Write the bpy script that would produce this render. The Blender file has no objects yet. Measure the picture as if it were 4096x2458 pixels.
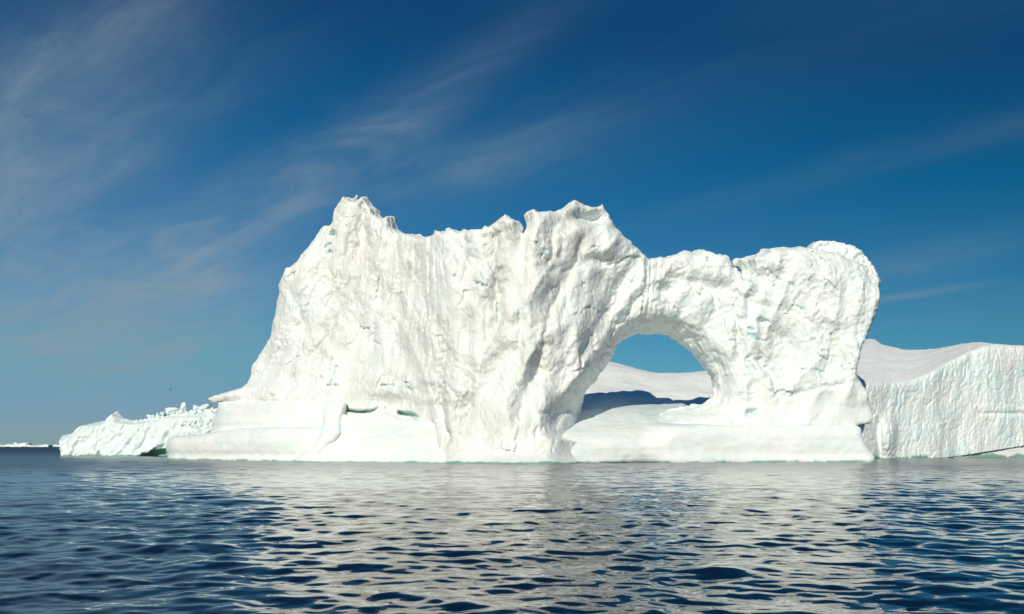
import bpy, math, random
import numpy as np

# ------------------------------------------------------------------ camera, sky, sun, exposure
F_PX, CX, HZ, CAM_H = 3982.0, 2048.0, 1786.0, 3.0     # photo: focal length in px, centre column, horizon row, lens height
W_PX, H_PX = 4096.0, 2458.0
scene = bpy.context.scene
col = scene.collection
cam_d = bpy.data.cameras.new('camera')
cam = bpy.data.objects.new('camera', cam_d)
col.objects.link(cam)
cam.location = (0, 0, CAM_H)
cam.rotation_euler = (math.radians(90), 0, 0)
cam_d.sensor_width = 36
cam_d.lens = F_PX / W_PX * 36
cam_d.shift_y = (HZ - H_PX / 2) / W_PX
cam_d.clip_start = 0.3
cam_d.clip_end = 200000
scene.camera = cam

SUN_EL, SUN_AZ = math.radians(28), math.radians(16)   # the sun stands behind the camera, to the left
SUN_STRENGTH, SKY_STRENGTH, EXPOSURE = 3.75, 0.05, 0.0
sun_dir = np.array([-math.sin(SUN_AZ) * math.cos(SUN_EL), -math.cos(SUN_AZ) * math.cos(SUN_EL), math.sin(SUN_EL)])


def build_world():
    w = bpy.data.worlds.new('World')
    scene.world = w
    w.use_nodes = True
    nt = w.node_tree
    nt.nodes.clear()
    N = nt.nodes.new
    L = nt.links.new

    def math_(op, a, b=None, c=None):
        n = N('ShaderNodeMath')
        n.operation = op
        for i, q in enumerate((a, b, c)):
            if q is None:
                continue
            if isinstance(q, (int, float)):
                n.inputs[i].default_value = q
            else:
                L(q, n.inputs[i])
        return n.outputs[0]
    out = N('ShaderNodeOutputWorld')
    bg = N('ShaderNodeBackground')
    bg.inputs['Strength'].default_value = SKY_STRENGTH
    sky = N('ShaderNodeTexSky')
    sky.sky_type = 'NISHITA'
    sky.sun_disc = False
    sky.sun_elevation = SUN_EL
    sky.sun_rotation = math.pi - SUN_AZ
    sky.altitude = 0
    sky.air_density = 1.0
    sky.dust_density = 0.0
    sky.ozone_density = 3.0
    # the deep blue a polarising filter and the camera's contrast give the whole sky: one level shift per channel
    gm = N('ShaderNodeVectorMath')
    gm.operation = 'MULTIPLY_ADD'
    gm.inputs[1].default_value = (0.47, 1.0, 1.43)
    gm.inputs[2].default_value = (-0.9, -1.4, -3.2)
    L(sky.outputs[0], gm.inputs[0])
    lo = N('ShaderNodeVectorMath')
    lo.operation = 'MAXIMUM'
    lo.inputs[1].default_value = (0.08, 1.15, 3.3)
    L(gm.outputs[0], lo.inputs[0])
    gm = N('ShaderNodeVectorMath')
    gm.operation = 'MINIMUM'
    gm.inputs[1].default_value = (4.4, 6.9, 9.5)
    L(lo.outputs[0], gm.inputs[0])
    # cirrus on a high plane: streaks running towards the left of the horizon
    tc = N('ShaderNodeTexCoord')
    sp = N('ShaderNodeSeparateXYZ')
    L(tc.outputs['Generated'], sp.inputs[0])
    x, y, z = sp.outputs
    zz = math_('ADD', math_('MAXIMUM', z, 0.0), 0.10)
    px = math_('DIVIDE', x, zz)
    py = math_('DIVIDE', y, zz)
    a = math.radians(44)
    along = math_('ADD', math_('MULTIPLY', px, -math.sin(a)), math_('MULTIPLY', py, math.cos(a)))
    across = math_('ADD', math_('MULTIPLY', px, math.cos(a)), math_('MULTIPLY', py, math.sin(a)))

    def noise(sx, sy, scale, detail, rough, dist, off):
        c = N('ShaderNodeCombineXYZ')
        L(math_('MULTIPLY', along, sx), c.inputs[0])
        L(math_('MULTIPLY', across, sy), c.inputs[1])
        c.inputs[2].default_value = off
        n = N('ShaderNodeTexNoise')
        n.inputs['Scale'].default_value = scale
        n.inputs['Detail'].default_value = detail
        n.inputs['Roughness'].default_value = rough
        n.inputs['Distortion'].default_value = dist
        L(c.outputs[0], n.inputs['Vector'])
        return n.outputs[0]

    def ramp(v, lo, hi):
        n = N('ShaderNodeMapRange')
        n.interpolation_type = 'SMOOTHSTEP'
        L(v, n.inputs[0])
        n.inputs[1].default_value = lo
        n.inputs[2].default_value = hi
        return n.outputs[0]
    streak = ramp(noise(0.16, 1.0, 2.6, 7, 0.6, 0.35, 1.3), 0.36, 0.80)
    wisp = ramp(noise(0.42, 1.0, 4.6, 8, 0.66, 0.9, 4.1), 0.36, 0.80)
    fine = math_('ADD', math_('MULTIPLY', streak, 0.6), math_('MULTIPLY', wisp, 0.45))
    base = ramp(noise(0.35, 0.5, 0.9, 3, 0.5, 0.2, 8.7), 0.45, 0.8)
    # cloud banks seen in front: soft patches of sky by direction (tan of azimuth, tan of elevation)
    yy = math_('MAXIMUM', y, 0.02)
    ta = math_('DIVIDE', x, yy)
    te = math_('DIVIDE', z, yy)

    def bank(u, v, su, sv, ang, amp):
        ca, sa = math.cos(ang), math.sin(ang)
        du = math_('SUBTRACT', ta, (u - CX) / F_PX)
        dv = math_('SUBTRACT', te, (HZ - v) / F_PX)
        p = math_('ADD', math_('MULTIPLY', du, ca * F_PX / su), math_('MULTIPLY', dv, sa * F_PX / su))
        q = math_('ADD', math_('MULTIPLY', du, -sa * F_PX / sv), math_('MULTIPLY', dv, ca * F_PX / sv))
        r2 = math_('ADD', math_('MULTIPLY', p, p), math_('MULTIPLY', q, q))
        return math_('MULTIPLY', math_('EXPONENT', math_('MULTIPLY', r2, -1.0)), amp)
    r = math.radians
    banks = [bank(60, 620, 760, 420, r(30), 1.1), bank(480, 1300, 640, 280, r(8), 1.6), bank(1080, 790, 560, 130, r(30), 1.2),
             bank(1700, 420, 520, 90, r(33), 1.0), bank(1900, 640, 520, 120, r(20), 0.55), bank(3500, 640, 900, 60, r(14), 0.28),
             bank(3650, 1060, 420, 60, r(12), 0.6), bank(3650, 1180, 260, 14, r(9), 1.0), bank(300, 150, 600, 160, r(30), 0.7),
             bank(500, 1000, 500, 130, r(18), 0.5)]
    tot = math_('MULTIPLY', base, 0.22)
    for b in banks:
        tot = math_('ADD', tot, b)
    cover = math_('MULTIPLY', math_('ADD', fine, 0.16), math_('MINIMUM', tot, 1.2))
    cover = math_('ADD', math_('MULTIPLY', cover, 0.62), math_('ADD', bank(380, 1300, 700, 330, r(6), 0.34), bank(0, 600, 620, 520, r(30), 0.09)))
    cover = math_('MINIMUM', cover, 0.75)
    mix = N('ShaderNodeMixRGB')
    mix.inputs[2].default_value = CLOUD_COL
    L(cover, mix.inputs[0])
    L(gm.outputs[0], mix.inputs[1])
    L(mix.outputs[0], bg.inputs['Color'])
    L(bg.outputs[0], out.inputs['Surface'])


CLOUD_COL = (5.0, 6.6, 7.7, 1)
build_world()
sun_d = bpy.data.lights.new('sun', 'SUN')
sun_d.energy = SUN_STRENGTH
sun_d.angle = math.radians(0.53)
sun_d.color = (1.0, 0.96, 0.82)
sun = bpy.data.objects.new('sun', sun_d)
col.objects.link(sun)
sun.location = (-60, -120, 80)
az = math.atan2(sun_dir[0], sun_dir[1])
sun.rotation_euler = (math.pi / 2 - SUN_EL, 0, math.pi - az)
scene.view_settings.view_transform = 'Standard'
scene.view_settings.look = 'None'
scene.view_settings.gamma = 1.0
scene.view_settings.exposure = EXPOSURE

# ------------------------------------------------------------------ numeric helpers
rng = np.random.default_rng(11)
_P = np.concatenate([rng.permutation(256)] * 3).astype(np.int64)
_G3 = rng.normal(size=(256, 3))
_G3 /= np.linalg.norm(_G3, axis=1)[:, None]
_G3 = _G3.astype(np.float32)


_P32 = _P.astype(np.int32)
_GX, _GY, _GZ = (np.ascontiguousarray(_G3[:, k]) for k in range(3))


def perlin(x, y, z=0.0, seed=0):
    """3-D gradient noise, about -0.8..0.8"""
    flat = np.ndim(z) == 0                                  # a constant third coordinate
    x, y = np.broadcast_arrays(np.asarray(x, np.float32), np.asarray(y, np.float32))
    shp = x.shape
    if not flat:
        x, y, z = np.broadcast_arrays(x, y, np.asarray(z, np.float32))
        shp = x.shape
        z = z.ravel() + np.float32(seed * 9.13)
    else:
        z = np.float32(z + seed * 9.13)
    x, y = x.ravel() + np.float32(seed * 17.31), y.ravel() + np.float32(seed * 5.77)
    xi, yi, zi = np.floor(x), np.floor(y), np.floor(z)
    fx, fy, fz = x - xi, y - yi, z - zi
    xi, yi = xi.astype(np.int32) & 255, yi.astype(np.int32) & 255
    zi = (zi.astype(np.int32) if not flat else np.int32(zi)) & 255
    u, v, w = (q * q * q * (q * (q * 6 - 15) + 10) for q in (fx, fy, fz))
    p0, p1 = _P32.take(xi), _P32.take(xi + 1)
    p00, p01, p10, p11 = _P32.take(p0 + yi), _P32.take(p0 + yi + 1), _P32.take(p1 + yi), _P32.take(p1 + yi + 1)

    def g(p, i, j, k):
        h = _P32.take(p + zi + k)
        return _GX.take(h) * (fx - i) + _GY.take(h) * (fy - j) + _GZ.take(h) * (fz - k)
    r = []
    for k in (0, 1):
        a, b = g(p00, 0, 0, k), g(p01, 0, 1, k)
        a += (g(p10, 1, 0, k) - a) * u
        b += (g(p11, 1, 1, k) - b) * u
        r.append(a + (b - a) * v)
    return (r[0] + (r[1] - r[0]) * w).reshape(shp)


def fbm(x, y, z=0.0, octv=4, seed=0, gain=0.5, billow=False):
    s, a = 0.0, 1.0
    x, y, z = np.asarray(x), np.asarray(y), np.asarray(z)
    for o in range(octv):
        n = perlin(x * 2.03 ** o, y * 2.03 ** o, z * 2.03 ** o, seed + o * 3)
        s = s + a * ((np.abs(n) * 2 - 0.45) if billow else n)
        a *= gain
    return s


def plates(x, z, seed, jit=0.9):
    """broken plates: per cell an offset and a tilt, plus the distance to the cell's edge"""
    xi, zi = np.floor(x), np.floor(z)
    b1 = np.full(x.shape, 9.0, np.float32)
    b2 = np.full(x.shape, 9.0, np.float32)
    out = np.zeros(x.shape, np.float32)
    for i in (-1, 0, 1):
        for j in (-1, 0, 1):
            ci, cj = (xi + i).astype(np.int64), (zi + j).astype(np.int64)
            h = _P[(_P[(ci + seed * 7) & 255] + cj) & 255]
            g = _G3[h]
            h2 = _G3[_P[h + 1]]
            px, pz = ci + 0.5 + jit * 0.6 * g[..., 0], cj + 0.5 + jit * 0.6 * g[..., 1]
            d = np.hypot(x - px, z - pz).astype(np.float32)
            val = 0.5 * g[..., 2] + 1.0 * h2[..., 0] * (x - px) + 1.0 * h2[..., 1] * (z - pz)
            m = d < b1
            b2 = np.where(m, b1, np.minimum(b2, d))
            out = np.where(m, val, out)
            b1 = np.where(m, d, b1)
    return out.astype(np.float32), b2 - b1


def smooth(lo, hi, v):
    t = np.clip((v - lo) / (hi - lo), 0, 1)
    return t * t * (3 - 2 * t)


def lerp_tab(tab, v):
    tab = np.asarray(tab, float)
    return np.interp(v, tab[:, 0], tab[:, 1])


def seg_dist(px, py, pts, closed=False):
    """distance to a polyline, and position along it 0..1"""
    best = np.full(np.shape(px), 1e9, np.float32)
    par = np.zeros(np.shape(px), np.float32)
    n = len(pts) - (0 if closed else 1)
    for i in range(n):
        (ax, ay), (bx, by) = pts[i], pts[(i + 1) % len(pts)]
        dx, dy = bx - ax, by - ay
        t = np.clip(((px - ax) * dx + (py - ay) * dy) / (dx * dx + dy * dy + 1e-9), 0, 1)
        d = np.hypot(px - ax - t * dx, py - ay - t * dy)
        m = d < best
        best = np.where(m, d, best)
        par = np.where(m, (i + t) / n, par)
    return best, par


def poly_sdf(px, py, pts):
    d, _ = seg_dist(px, py, pts, True)
    ins = np.zeros(np.shape(px), bool)
    for i in range(len(pts)):
        (ax, ay), (bx, by) = pts[i], pts[(i + 1) % len(pts)]
        if ay == by:
            continue
        c = (ay > py) != (by > py)
        ins ^= c & (px < (bx - ax) * (py - ay) / (by - ay) + ax)
    return np.where(ins, -d, d).astype(np.float32)


def smax(a, b, k):
    h = np.maximum(k - np.abs(a - b), 0) / k
    return np.maximum(a, b) + h * h * k * 0.25


def surface_nets(phi, org, vox):
    ins = phi < 0
    c = np.zeros(tuple(s - 1 for s in phi.shape), np.uint8)
    nx, ny, nz = c.shape
    for i in (0, 1):
        for j in (0, 1):
            for k in (0, 1):
                c += ins[i:nx + i, j:ny + j, k:nz + k]
    act = (c > 0) & (c < 8)
    I, J, K = np.nonzero(act)
    idx = np.full(c.shape, -1, np.int32)
    idx[I, J, K] = np.arange(len(I), dtype=np.int32)
    corner = {}
    for i in (0, 1):
        for j in (0, 1):
            for k in (0, 1):
                corner[i, j, k] = phi[I + i, J + j, K + k]
    acc = np.zeros((len(I), 3), np.float32)
    cnt = np.zeros(len(I), np.float32)
    for ax in range(3):
        for p in (0, 1):
            for q in (0, 1):
                a = [0, 0, 0]
                o = [m for m in range(3) if m != ax]
                a[o[0]], a[o[1]] = p, q
                b = list(a)
                b[ax] = 1
                A, B = corner[tuple(a)], corner[tuple(b)]
                m = (A < 0) != (B < 0)
                t = np.where(m, A / np.where(m, A - B, 1), 0)
                pos = np.repeat(np.array([a], np.float32), len(I), 0)
                pos[:, ax] = t
                acc += np.where(m[:, None], pos, 0)
                cnt += m
    v = (acc / np.maximum(cnt, 1)[:, None] + np.stack([I, J, K], 1)) * vox + np.asarray(org, np.float32)
    quads = []
    for ax in range(3):
        o1, o2 = [(1, 2), (2, 0), (0, 1)][ax]
        sl0 = [slice(None)] * 3
        sl1 = [slice(None)] * 3
        sl0[ax], sl1[ax] = slice(0, -1), slice(1, None)
        A, B = ins[tuple(sl0)], ins[tuple(sl1)]
        e = np.stack(np.nonzero(A != B), 1)
        ok = (e[:, o1] > 0) & (e[:, o2] > 0) & (e[:, o1] < phi.shape[o1] - 1) & (e[:, o2] < phi.shape[o2] - 1)
        e = e[ok]
        flip = B[e[:, 0], e[:, 1], e[:, 2]]
        cs = []
        for d1, d2 in ((-1, -1), (0, -1), (0, 0), (-1, 0)):
            g = e.copy()
            g[:, o1] += d1
            g[:, o2] += d2
            cs.append(idx[g[:, 0], g[:, 1], g[:, 2]])
        qd = np.stack(cs, 1)
        qd[flip] = qd[flip][:, ::-1]
        quads.append(qd)
    q = np.concatenate(quads)
    return v, q[(q >= 0).all(1)]


def mesh_obj(name, v, q, mat, parent=None, attrs=None, smooth_=True):
    me = bpy.data.meshes.new(name)
    v = np.ascontiguousarray(v, np.float32)
    q = np.ascontiguousarray(q, np.int32)
    me.vertices.add(len(v))
    me.vertices.foreach_set('co', v.ravel())
    me.loops.add(q.size)
    me.loops.foreach_set('vertex_index', q.ravel())
    me.polygons.add(len(q))
    me.polygons.foreach_set('loop_start', np.arange(0, q.size, q.shape[1], dtype=np.int32))
    me.polygons.foreach_set('use_smooth', np.full(len(q), smooth_, bool))
    me.update(calc_edges=True)
    for k, a in (attrs or {}).items():
        if a.ndim == 2:
            at = me.attributes.new(k, 'FLOAT_COLOR', 'POINT')
            at.data.foreach_set('color', np.concatenate([a, np.ones((len(a), 1))], 1).astype(np.float32).ravel())
        else:
            at = me.attributes.new(k, 'FLOAT', 'POINT')
            at.data.foreach_set('value', a.astype(np.float32))
    me.materials.append(mat)
    o = bpy.data.objects.new(name, me)
    col.objects.link(o)
    if parent is not None:
        o.parent = parent
        o.matrix_parent_inverse = parent.matrix_world.inverted()
    return o


def vnormals(v, q):
    n = np.zeros_like(v)
    fn = np.cross(v[q[:, 2]] - v[q[:, 0]], v[q[:, 3]] - v[q[:, 1]])
    for i in range(4):
        for k in range(3):
            n[:, k] += np.bincount(q[:, i], fn[:, k], len(v))
    return n / (np.linalg.norm(n, axis=1)[:, None] + 1e-9)


def thing(name, loc, label, cat, group=None):
    o = bpy.data.objects.new(name, None)
    col.objects.link(o)
    o.location = loc
    o.empty_display_size = 5
    bpy.context.view_layer.update()
    o['label'] = label
    o['category'] = cat
    if group:
        o['group'] = group
    return o


# ------------------------------------------------------------------ materials
def ice_material(name, bump1=0.5, bump2=0.25, stretch=(1, 1, 1), scale=1.0, rough=0.55):
    m = bpy.data.materials.new(name)
    m.use_nodes = True
    nt = m.node_tree
    N, L = nt.nodes.new, nt.links.new
    b = nt.nodes['Principled BSDF']
    at = N('ShaderNodeAttribute')
    at.attribute_name = 'tint'
    gr = N('ShaderNodeAttribute')
    gr.attribute_name = 'grain'
    tc = N('ShaderNodeTexCoord')
    mp = N('ShaderNodeMapping')
    mp.inputs['Scale'].default_value = stretch
    L(tc.outputs['Object'], mp.inputs['Vector'])
    n1 = N('ShaderNodeTexNoise')
    n1.inputs['Scale'].default_value = 1.1 * scale
    n1.inputs['Detail'].default_value = 7
    n1.inputs['Roughness'].default_value = 0.62
    n1.inputs['Distortion'].default_value = 0.4
    n2 = N('ShaderNodeTexNoise')
    n2.inputs['Scale'].default_value = 4.5 * scale
    n2.inputs['Detail'].default_value = 5
    L(mp.outputs[0], n1.inputs['Vector'])
    L(mp.outputs[0], n2.inputs['Vector'])
    n3 = N('ShaderNodeTexNoise')
    n3.noise_type = 'RIDGED_MULTIFRACTAL'
    n3.normalize = False
    n3.inputs['Scale'].default_value = 0.8 * scale
    n3.inputs['Detail'].default_value = 6
    n3.inputs['Roughness'].default_value = 0.55
    n3.inputs['Offset'].default_value = 1.0
    n3.inputs['Gain'].default_value = 2.0
    L(mp.outputs[0], n3.inputs['Vector'])
    u3 = N('ShaderNodeBump')
    u3.invert = True
    u3.inputs['Distance'].default_value = 0.12 / scale
    # faint mottling of the ice itself
    mr = N('ShaderNodeMapRange')
    mr.inputs[1].default_value, mr.inputs[2].default_value = 0.3, 0.7
    mr.inputs[3].default_value, mr.inputs[4].default_value = 0.93, 1.03
    L(n1.outputs[0], mr.inputs[0])
    mul = N('ShaderNodeVectorMath')
    mul.operation = 'SCALE'
    L(at.outputs['Color'], mul.inputs[0])
    L(mr.outputs[0], mul.inputs['Scale'])
    L(mul.outputs[0], b.inputs['Base Color'])
    b.inputs['Roughness'].default_value = rough
    b.inputs['IOR'].default_value = 1.31
    b.inputs['Specular IOR Level'].default_value = 0.35
    bs1 = N('ShaderNodeMath')
    bs1.operation = 'MULTIPLY'
    bs1.inputs[1].default_value = bump1
    L(gr.outputs['Fac'], bs1.inputs[0])
    bs2 = N('ShaderNodeMath')
    bs2.operation = 'MULTIPLY'
    bs2.inputs[1].default_value = bump2
    L(gr.outputs['Fac'], bs2.inputs[0])
    u1 = N('ShaderNodeBump')
    u1.inputs['Distance'].default_value = 0.6 / scale
    u2 = N('ShaderNodeBump')
    u2.inputs['Distance'].default_value = 0.16 / scale
    L(bs1.outputs[0], u1.inputs['Strength'])
    L(bs2.outputs[0], u2.inputs['Strength'])
    L(n1.outputs[0], u1.inputs['Height'])
    L(n2.outputs[0], u2.inputs['Height'])
    L(u1.outputs[0], u2.inputs['Normal'])
    L(bs2.outputs[0], u3.inputs['Strength'])
    L(n3.outputs[0], u3.inputs['Height'])
    L(u2.outputs[0], u3.inputs['Normal'])
    L(u3.outputs[0], b.inputs['Normal'])
    return m


M_WALL = ice_material('weathered_glacier_ice', 0.22, 0.6, (1, 1, 0.45))
M_SHELF = ice_material('wave_washed_ice', 0.12, 0.12, (0.5, 0.5, 1.2), rough=0.42)
M_FAR = ice_material('distant_ice', 0.5, 0.2, scale=0.15)
M_SNOW = ice_material('wind_packed_snow', 0.3, 0.2, (1.0, 0.25, 1), scale=0.6, rough=0.7)

WHITE = np.array([0.90, 0.90, 0.86])
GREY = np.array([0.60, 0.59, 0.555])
BROWN = np.array([0.55, 0.40, 0.25])
BLUE = np.array([0.30, 0.64, 0.72])
CYAN = np.array([0.72, 0.87, 0.87])
GREEN = np.array([0.12, 0.36, 0.25])


def mixc(c, k, w):
    w = np.clip(w, 0, 1)[:, None]
    return c * (1 - w) + k * w


def waterline(c, v, amt=0.85, h=0.26):
    """wet, algae-green ice in a broken line at the very waterline"""
    n = fbm(v[:, 0] / 7, v[:, 1] / 7, 0, 3, 71)
    f = fbm(v[:, 0] / 0.7, v[:, 1] / 0.7, v[:, 2] / 1.5, 2, 73)
    hh = np.maximum(h * (0.7 + 2.2 * n + 0.9 * f), 0.02)
    return mixc(c, GREEN, amt * (1 - smooth(hh * 0.7, hh + 0.12, v[:, 2])))


# ------------------------------------------------------------------ plan of the berg's waterline front
PLAN_U = [500, 640, 900, 1150, 1300, 1500, 1800, 2100, 2300, 2600, 3000, 3440, 3600]
PLAN_D = [240, 229, 207, 193, 193, 187, 178, 171, 175, 181, 187, 190, 191]
_uu = np.linspace(500, 3600, 300)
_dd = np.interp(_uu, PLAN_U, PLAN_D)
_dd = np.convolve(np.pad(_dd, 12, 'edge'), np.ones(25) / 25, 'valid')
_xx = (_uu - CX) / F_PX * _dd


def G(x):
    return np.interp(x, _xx, _dd)


def to_xz(pts, tfun, gfun=G):
    """photo pixels -> (X, Z) where their ray meets the sheet Y = G(X) + t(u, Z)"""
    out = []
    for u, v in pts:
        Y, X, Z = float(gfun(0.0)), 0.0, 0.0
        for _ in range(40):
            X = (u - CX) / F_PX * Y
            Z = CAM_H + (HZ - v) / F_PX * Y
            Y = 0.5 * Y + 0.5 * (float(gfun(X)) + float(tfun(u, Z)))
        out.append((X, Z))
    return out


def px_of(X, Y, Z):
    return CX + F_PX * X / Y, HZ - F_PX * (Z - CAM_H) / Y


# ------------------------------------------------------------------ the slab builder: outline in elevation, front relief, thickness
def slab(poly, xr, zr, tr, vox, front, thick, k=2.0, tent=0.0, extra=None, gfun=G, wob=None, tent_z=(9.0, 17.0)):
    nx, nz, ntt = (int((r[1] - r[0]) / vox) + 2 for r in (xr, zr, tr))
    xs = xr[0] + np.arange(nx) * vox
    zs = zr[0] + np.arange(nz) * vox
    ts = tr[0] + np.arange(ntt) * vox
    X, Z = np.meshgrid(xs, zs, indexing='ij')
    X, Z = X.astype(np.float32), Z.astype(np.float32)
    a = poly_sdf(X, Z, poly)
    Fm = front(X, Z)
    Fm, maps = Fm if isinstance(Fm, tuple) else (Fm, {})
    Fm = Fm.astype(np.float32)
    Tm = np.asarray(thick(X, Z), np.float32) + 0 * X
    T = ts[None, :, None].astype(np.float32)
    f = Fm[:, None, :] - T
    b = T - (Fm + Tm)[:, None, :]
    a3 = a[:, None, :] + (tent * smooth(*tent_z, Z)).astype(np.float32)[:, None, :] * np.abs(T - (Fm + 0.5 * Tm)[:, None, :])
    if wob is not None:
        a3 = a3 + wob(X, T, Z)
    if extra is not None:
        a3 = extra(a3, X[:, None, :], T, Z[:, None, :], Fm[:, None, :])
    kk_ = k(xs)[:, None, None].astype(np.float32) if callable(k) else k
    phi = smax(smax(a3, f, kk_), b, kk_)
    v, q = surface_nets(phi, (xr[0], tr[0], zr[0]), vox)
    info = {}
    ix = np.clip(((v[:, 0] - xr[0]) / vox), 0, nx - 2)
    iz = np.clip(((v[:, 2] - zr[0]) / vox), 0, nz - 2)
    i0, k0 = ix.astype(int), iz.astype(int)
    fx, fz = ix - i0, iz - k0

    def samp(m):
        return (m[i0, k0] * (1 - fx) * (1 - fz) + m[i0 + 1, k0] * fx * (1 - fz) + m[i0, k0 + 1] * (1 - fx) * fz + m[i0 + 1, k0 + 1] * fx * fz)
    for kk, m in maps.items():
        info[kk] = samp(m)
    info['depth'] = v[:, 1] - samp(Fm)
    v = v.astype(np.float64)
    v[:, 1] += gfun(v[:, 0])
    return v, q, info


# ================================================================== THE SEA
def build_sea():
    r = [2.0]
    while r[-1] < 420:
        r.append(r[-1] * 1.0043 if r[-1] > 12 else r[-1] * 1.05)
    while r[-1] < 90000:
        r.append(r[-1] * 1.06)
    r = np.array(r)
    th_f = np.radians(np.concatenate([np.arange(-66, -36, 0.6), np.arange(-36, 36, 0.17), np.arange(36, 66.01, 0.6)]))
    th_b = np.radians(np.arange(70, 290.01, 4.0))
    th = np.concatenate([th_f, th_b])
    nr, na = len(r), len(th)
    R, T = np.meshgrid(r, th, indexing='ij')
    X = (R * np.sin(T)).ravel()
    Y = (R * np.cos(T)).ravel()
    R = R.ravel()
    dr = np.gradient(r)
    sp = np.repeat(dr, na)                                  # local spacing along the view
    spx = R * np.tile(np.concatenate([np.gradient(th_f), np.full(len(th_b), 0.07)]), nr)
    front = (np.abs(np.tile(th, nr)) < math.radians(67)).astype(float)
    rs = np.random.default_rng(5)
    H = np.zeros_like(X)
    patch = 1.0 + 0.55 * fbm(X / 34, Y / 55, 0, 3, 31)
    patch2 = 1.0 + 0.6 * fbm(X / 18, Y / 30, 5.0, 3, 37)
    n = 150
    for i in range(n):
        lam = 0.26 * (11 / 0.26) ** ((i + rs.random()) / n)
        ang = math.radians(rs.normal(95, 38))
        if rs.random() < 0.35:
            ang = math.radians(rs.normal(60, 60))
        k = 2 * math.pi / lam
        slope = 0.0106 * (1.0 if lam < 1.7 else (1.7 / lam) ** 0.75)
        if lam < 0.45:
            slope *= 0.75
        amp = slope * math.sqrt(2) / k
        kx, ky = k * math.cos(ang), k * math.sin(ang)
        keep = smooth(2.0, 4.5, lam / np.maximum(sp * abs(math.sin(ang)) + spx * abs(math.cos(ang)), 1e-4))
        H += amp * keep * (patch if lam > 0.9 else patch2) * np.sin(kx * X + ky * Y + rs.random() * 6.283)
    H *= front
    v = np.stack([X, Y, H], 1)
    i = np.arange(nr - 1)[:, None]
    j = np.arange(na)[None, :]
    j2 = (j + 1) % na
    q = np.stack([i * na + j, (i + 1) * na + j, (i + 1) * na + j2, i * na + j2], -1).reshape(-1, 4)[:, ::-1]
    # close the middle
    v = np.concatenate([v, [[0, 0, 0]]])
    c = len(v) - 1
    jj = np.arange(na)
    tri = np.stack([np.full(na, c), (jj + 1) % na, jj, jj], 1)[:, :3]
    m = bpy.data.materials.new('arctic_sea_water')
    m.use_nodes = True
    nt = m.node_tree
    N, L = nt.nodes.new, nt.links.new
    b = nt.nodes['Principled BSDF']
    b.inputs['Base Color'].default_value = (0.002, 0.009, 0.022, 1)
    fa = N('ShaderNodeAttribute')
    fa.attribute_name = 'unresolved'
    L(fa.outputs['Fac'], b.inputs['Roughness'])
    b.inputs['IOR'].default_value = 1.333
    rp = N('ShaderNodeAttribute')
    rp.attribute_name = 'ripple'
    tc = N('ShaderNodeTexCoord')
    prev = None
    for s, d, st, off in ((0.8, 2, (0.034, 0.10), (0, 0, 0)), (2.4, 2, (0.008, 0.035), (7, 3, 1))):
        mp = N('ShaderNodeMapping')
        mp.inputs['Location'].default_value = off
        L(tc.outputs['Object'], mp.inputs['Vector'])
        nn = N('ShaderNodeTexNoise')
        nn.inputs['Scale'].default_value = s
        nn.inputs['Detail'].default_value = d
        nn.inputs['Roughness'].default_value = 0.4
        L(mp.outputs[0], nn.inputs['Vector'])
        bp = N('ShaderNodeBump')
        bp.inputs['Distance'].default_value = st[1]
        mr = N('ShaderNodeMapRange')
        mr.inputs[3].default_value, mr.inputs[4].default_value = st[0] / st[1], 1.0
        L(rp.outputs['Fac'], mr.inputs[0])
        L(mr.outputs[0], bp.inputs['Strength'])
        L(nn.outputs[0], bp.inputs['Height'])
        if prev:
            L(prev.outputs[0], bp.inputs['Normal'])
        prev = bp
    L(prev.outputs[0], b.inputs['Normal'])
    ur = np.append(0.015 + 0.19 * smooth(70, 180, R) + 0.16 * smooth(180, 700, R), 0.03)
    o = mesh_obj('sea', v, q, m, None, dict(unresolved=ur, ripple=np.append(smooth(25, 140, R), 0.0)))
    o['kind'] = 'structure'
    return o


build_sea()

# ================================================================== THE ARCH ICEBERG
LEAN = 0.16
W_TAB = [(780, 6.5), (1000, 8.5), (1250, 8), (1600, 6.5), (1720, 3.5), (1780, 1.6), (2000, 1.0), (2180, 1.2), (2330, 4.0), (2600, 6.0), (2800, 4.2), (3000, 2.6), (3440, 2.0), (3600, 2.0)]


def wall_t(u, Z):
    return lerp_tab(W_TAB, u) + LEAN * np.maximum(Z, 0)


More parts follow.
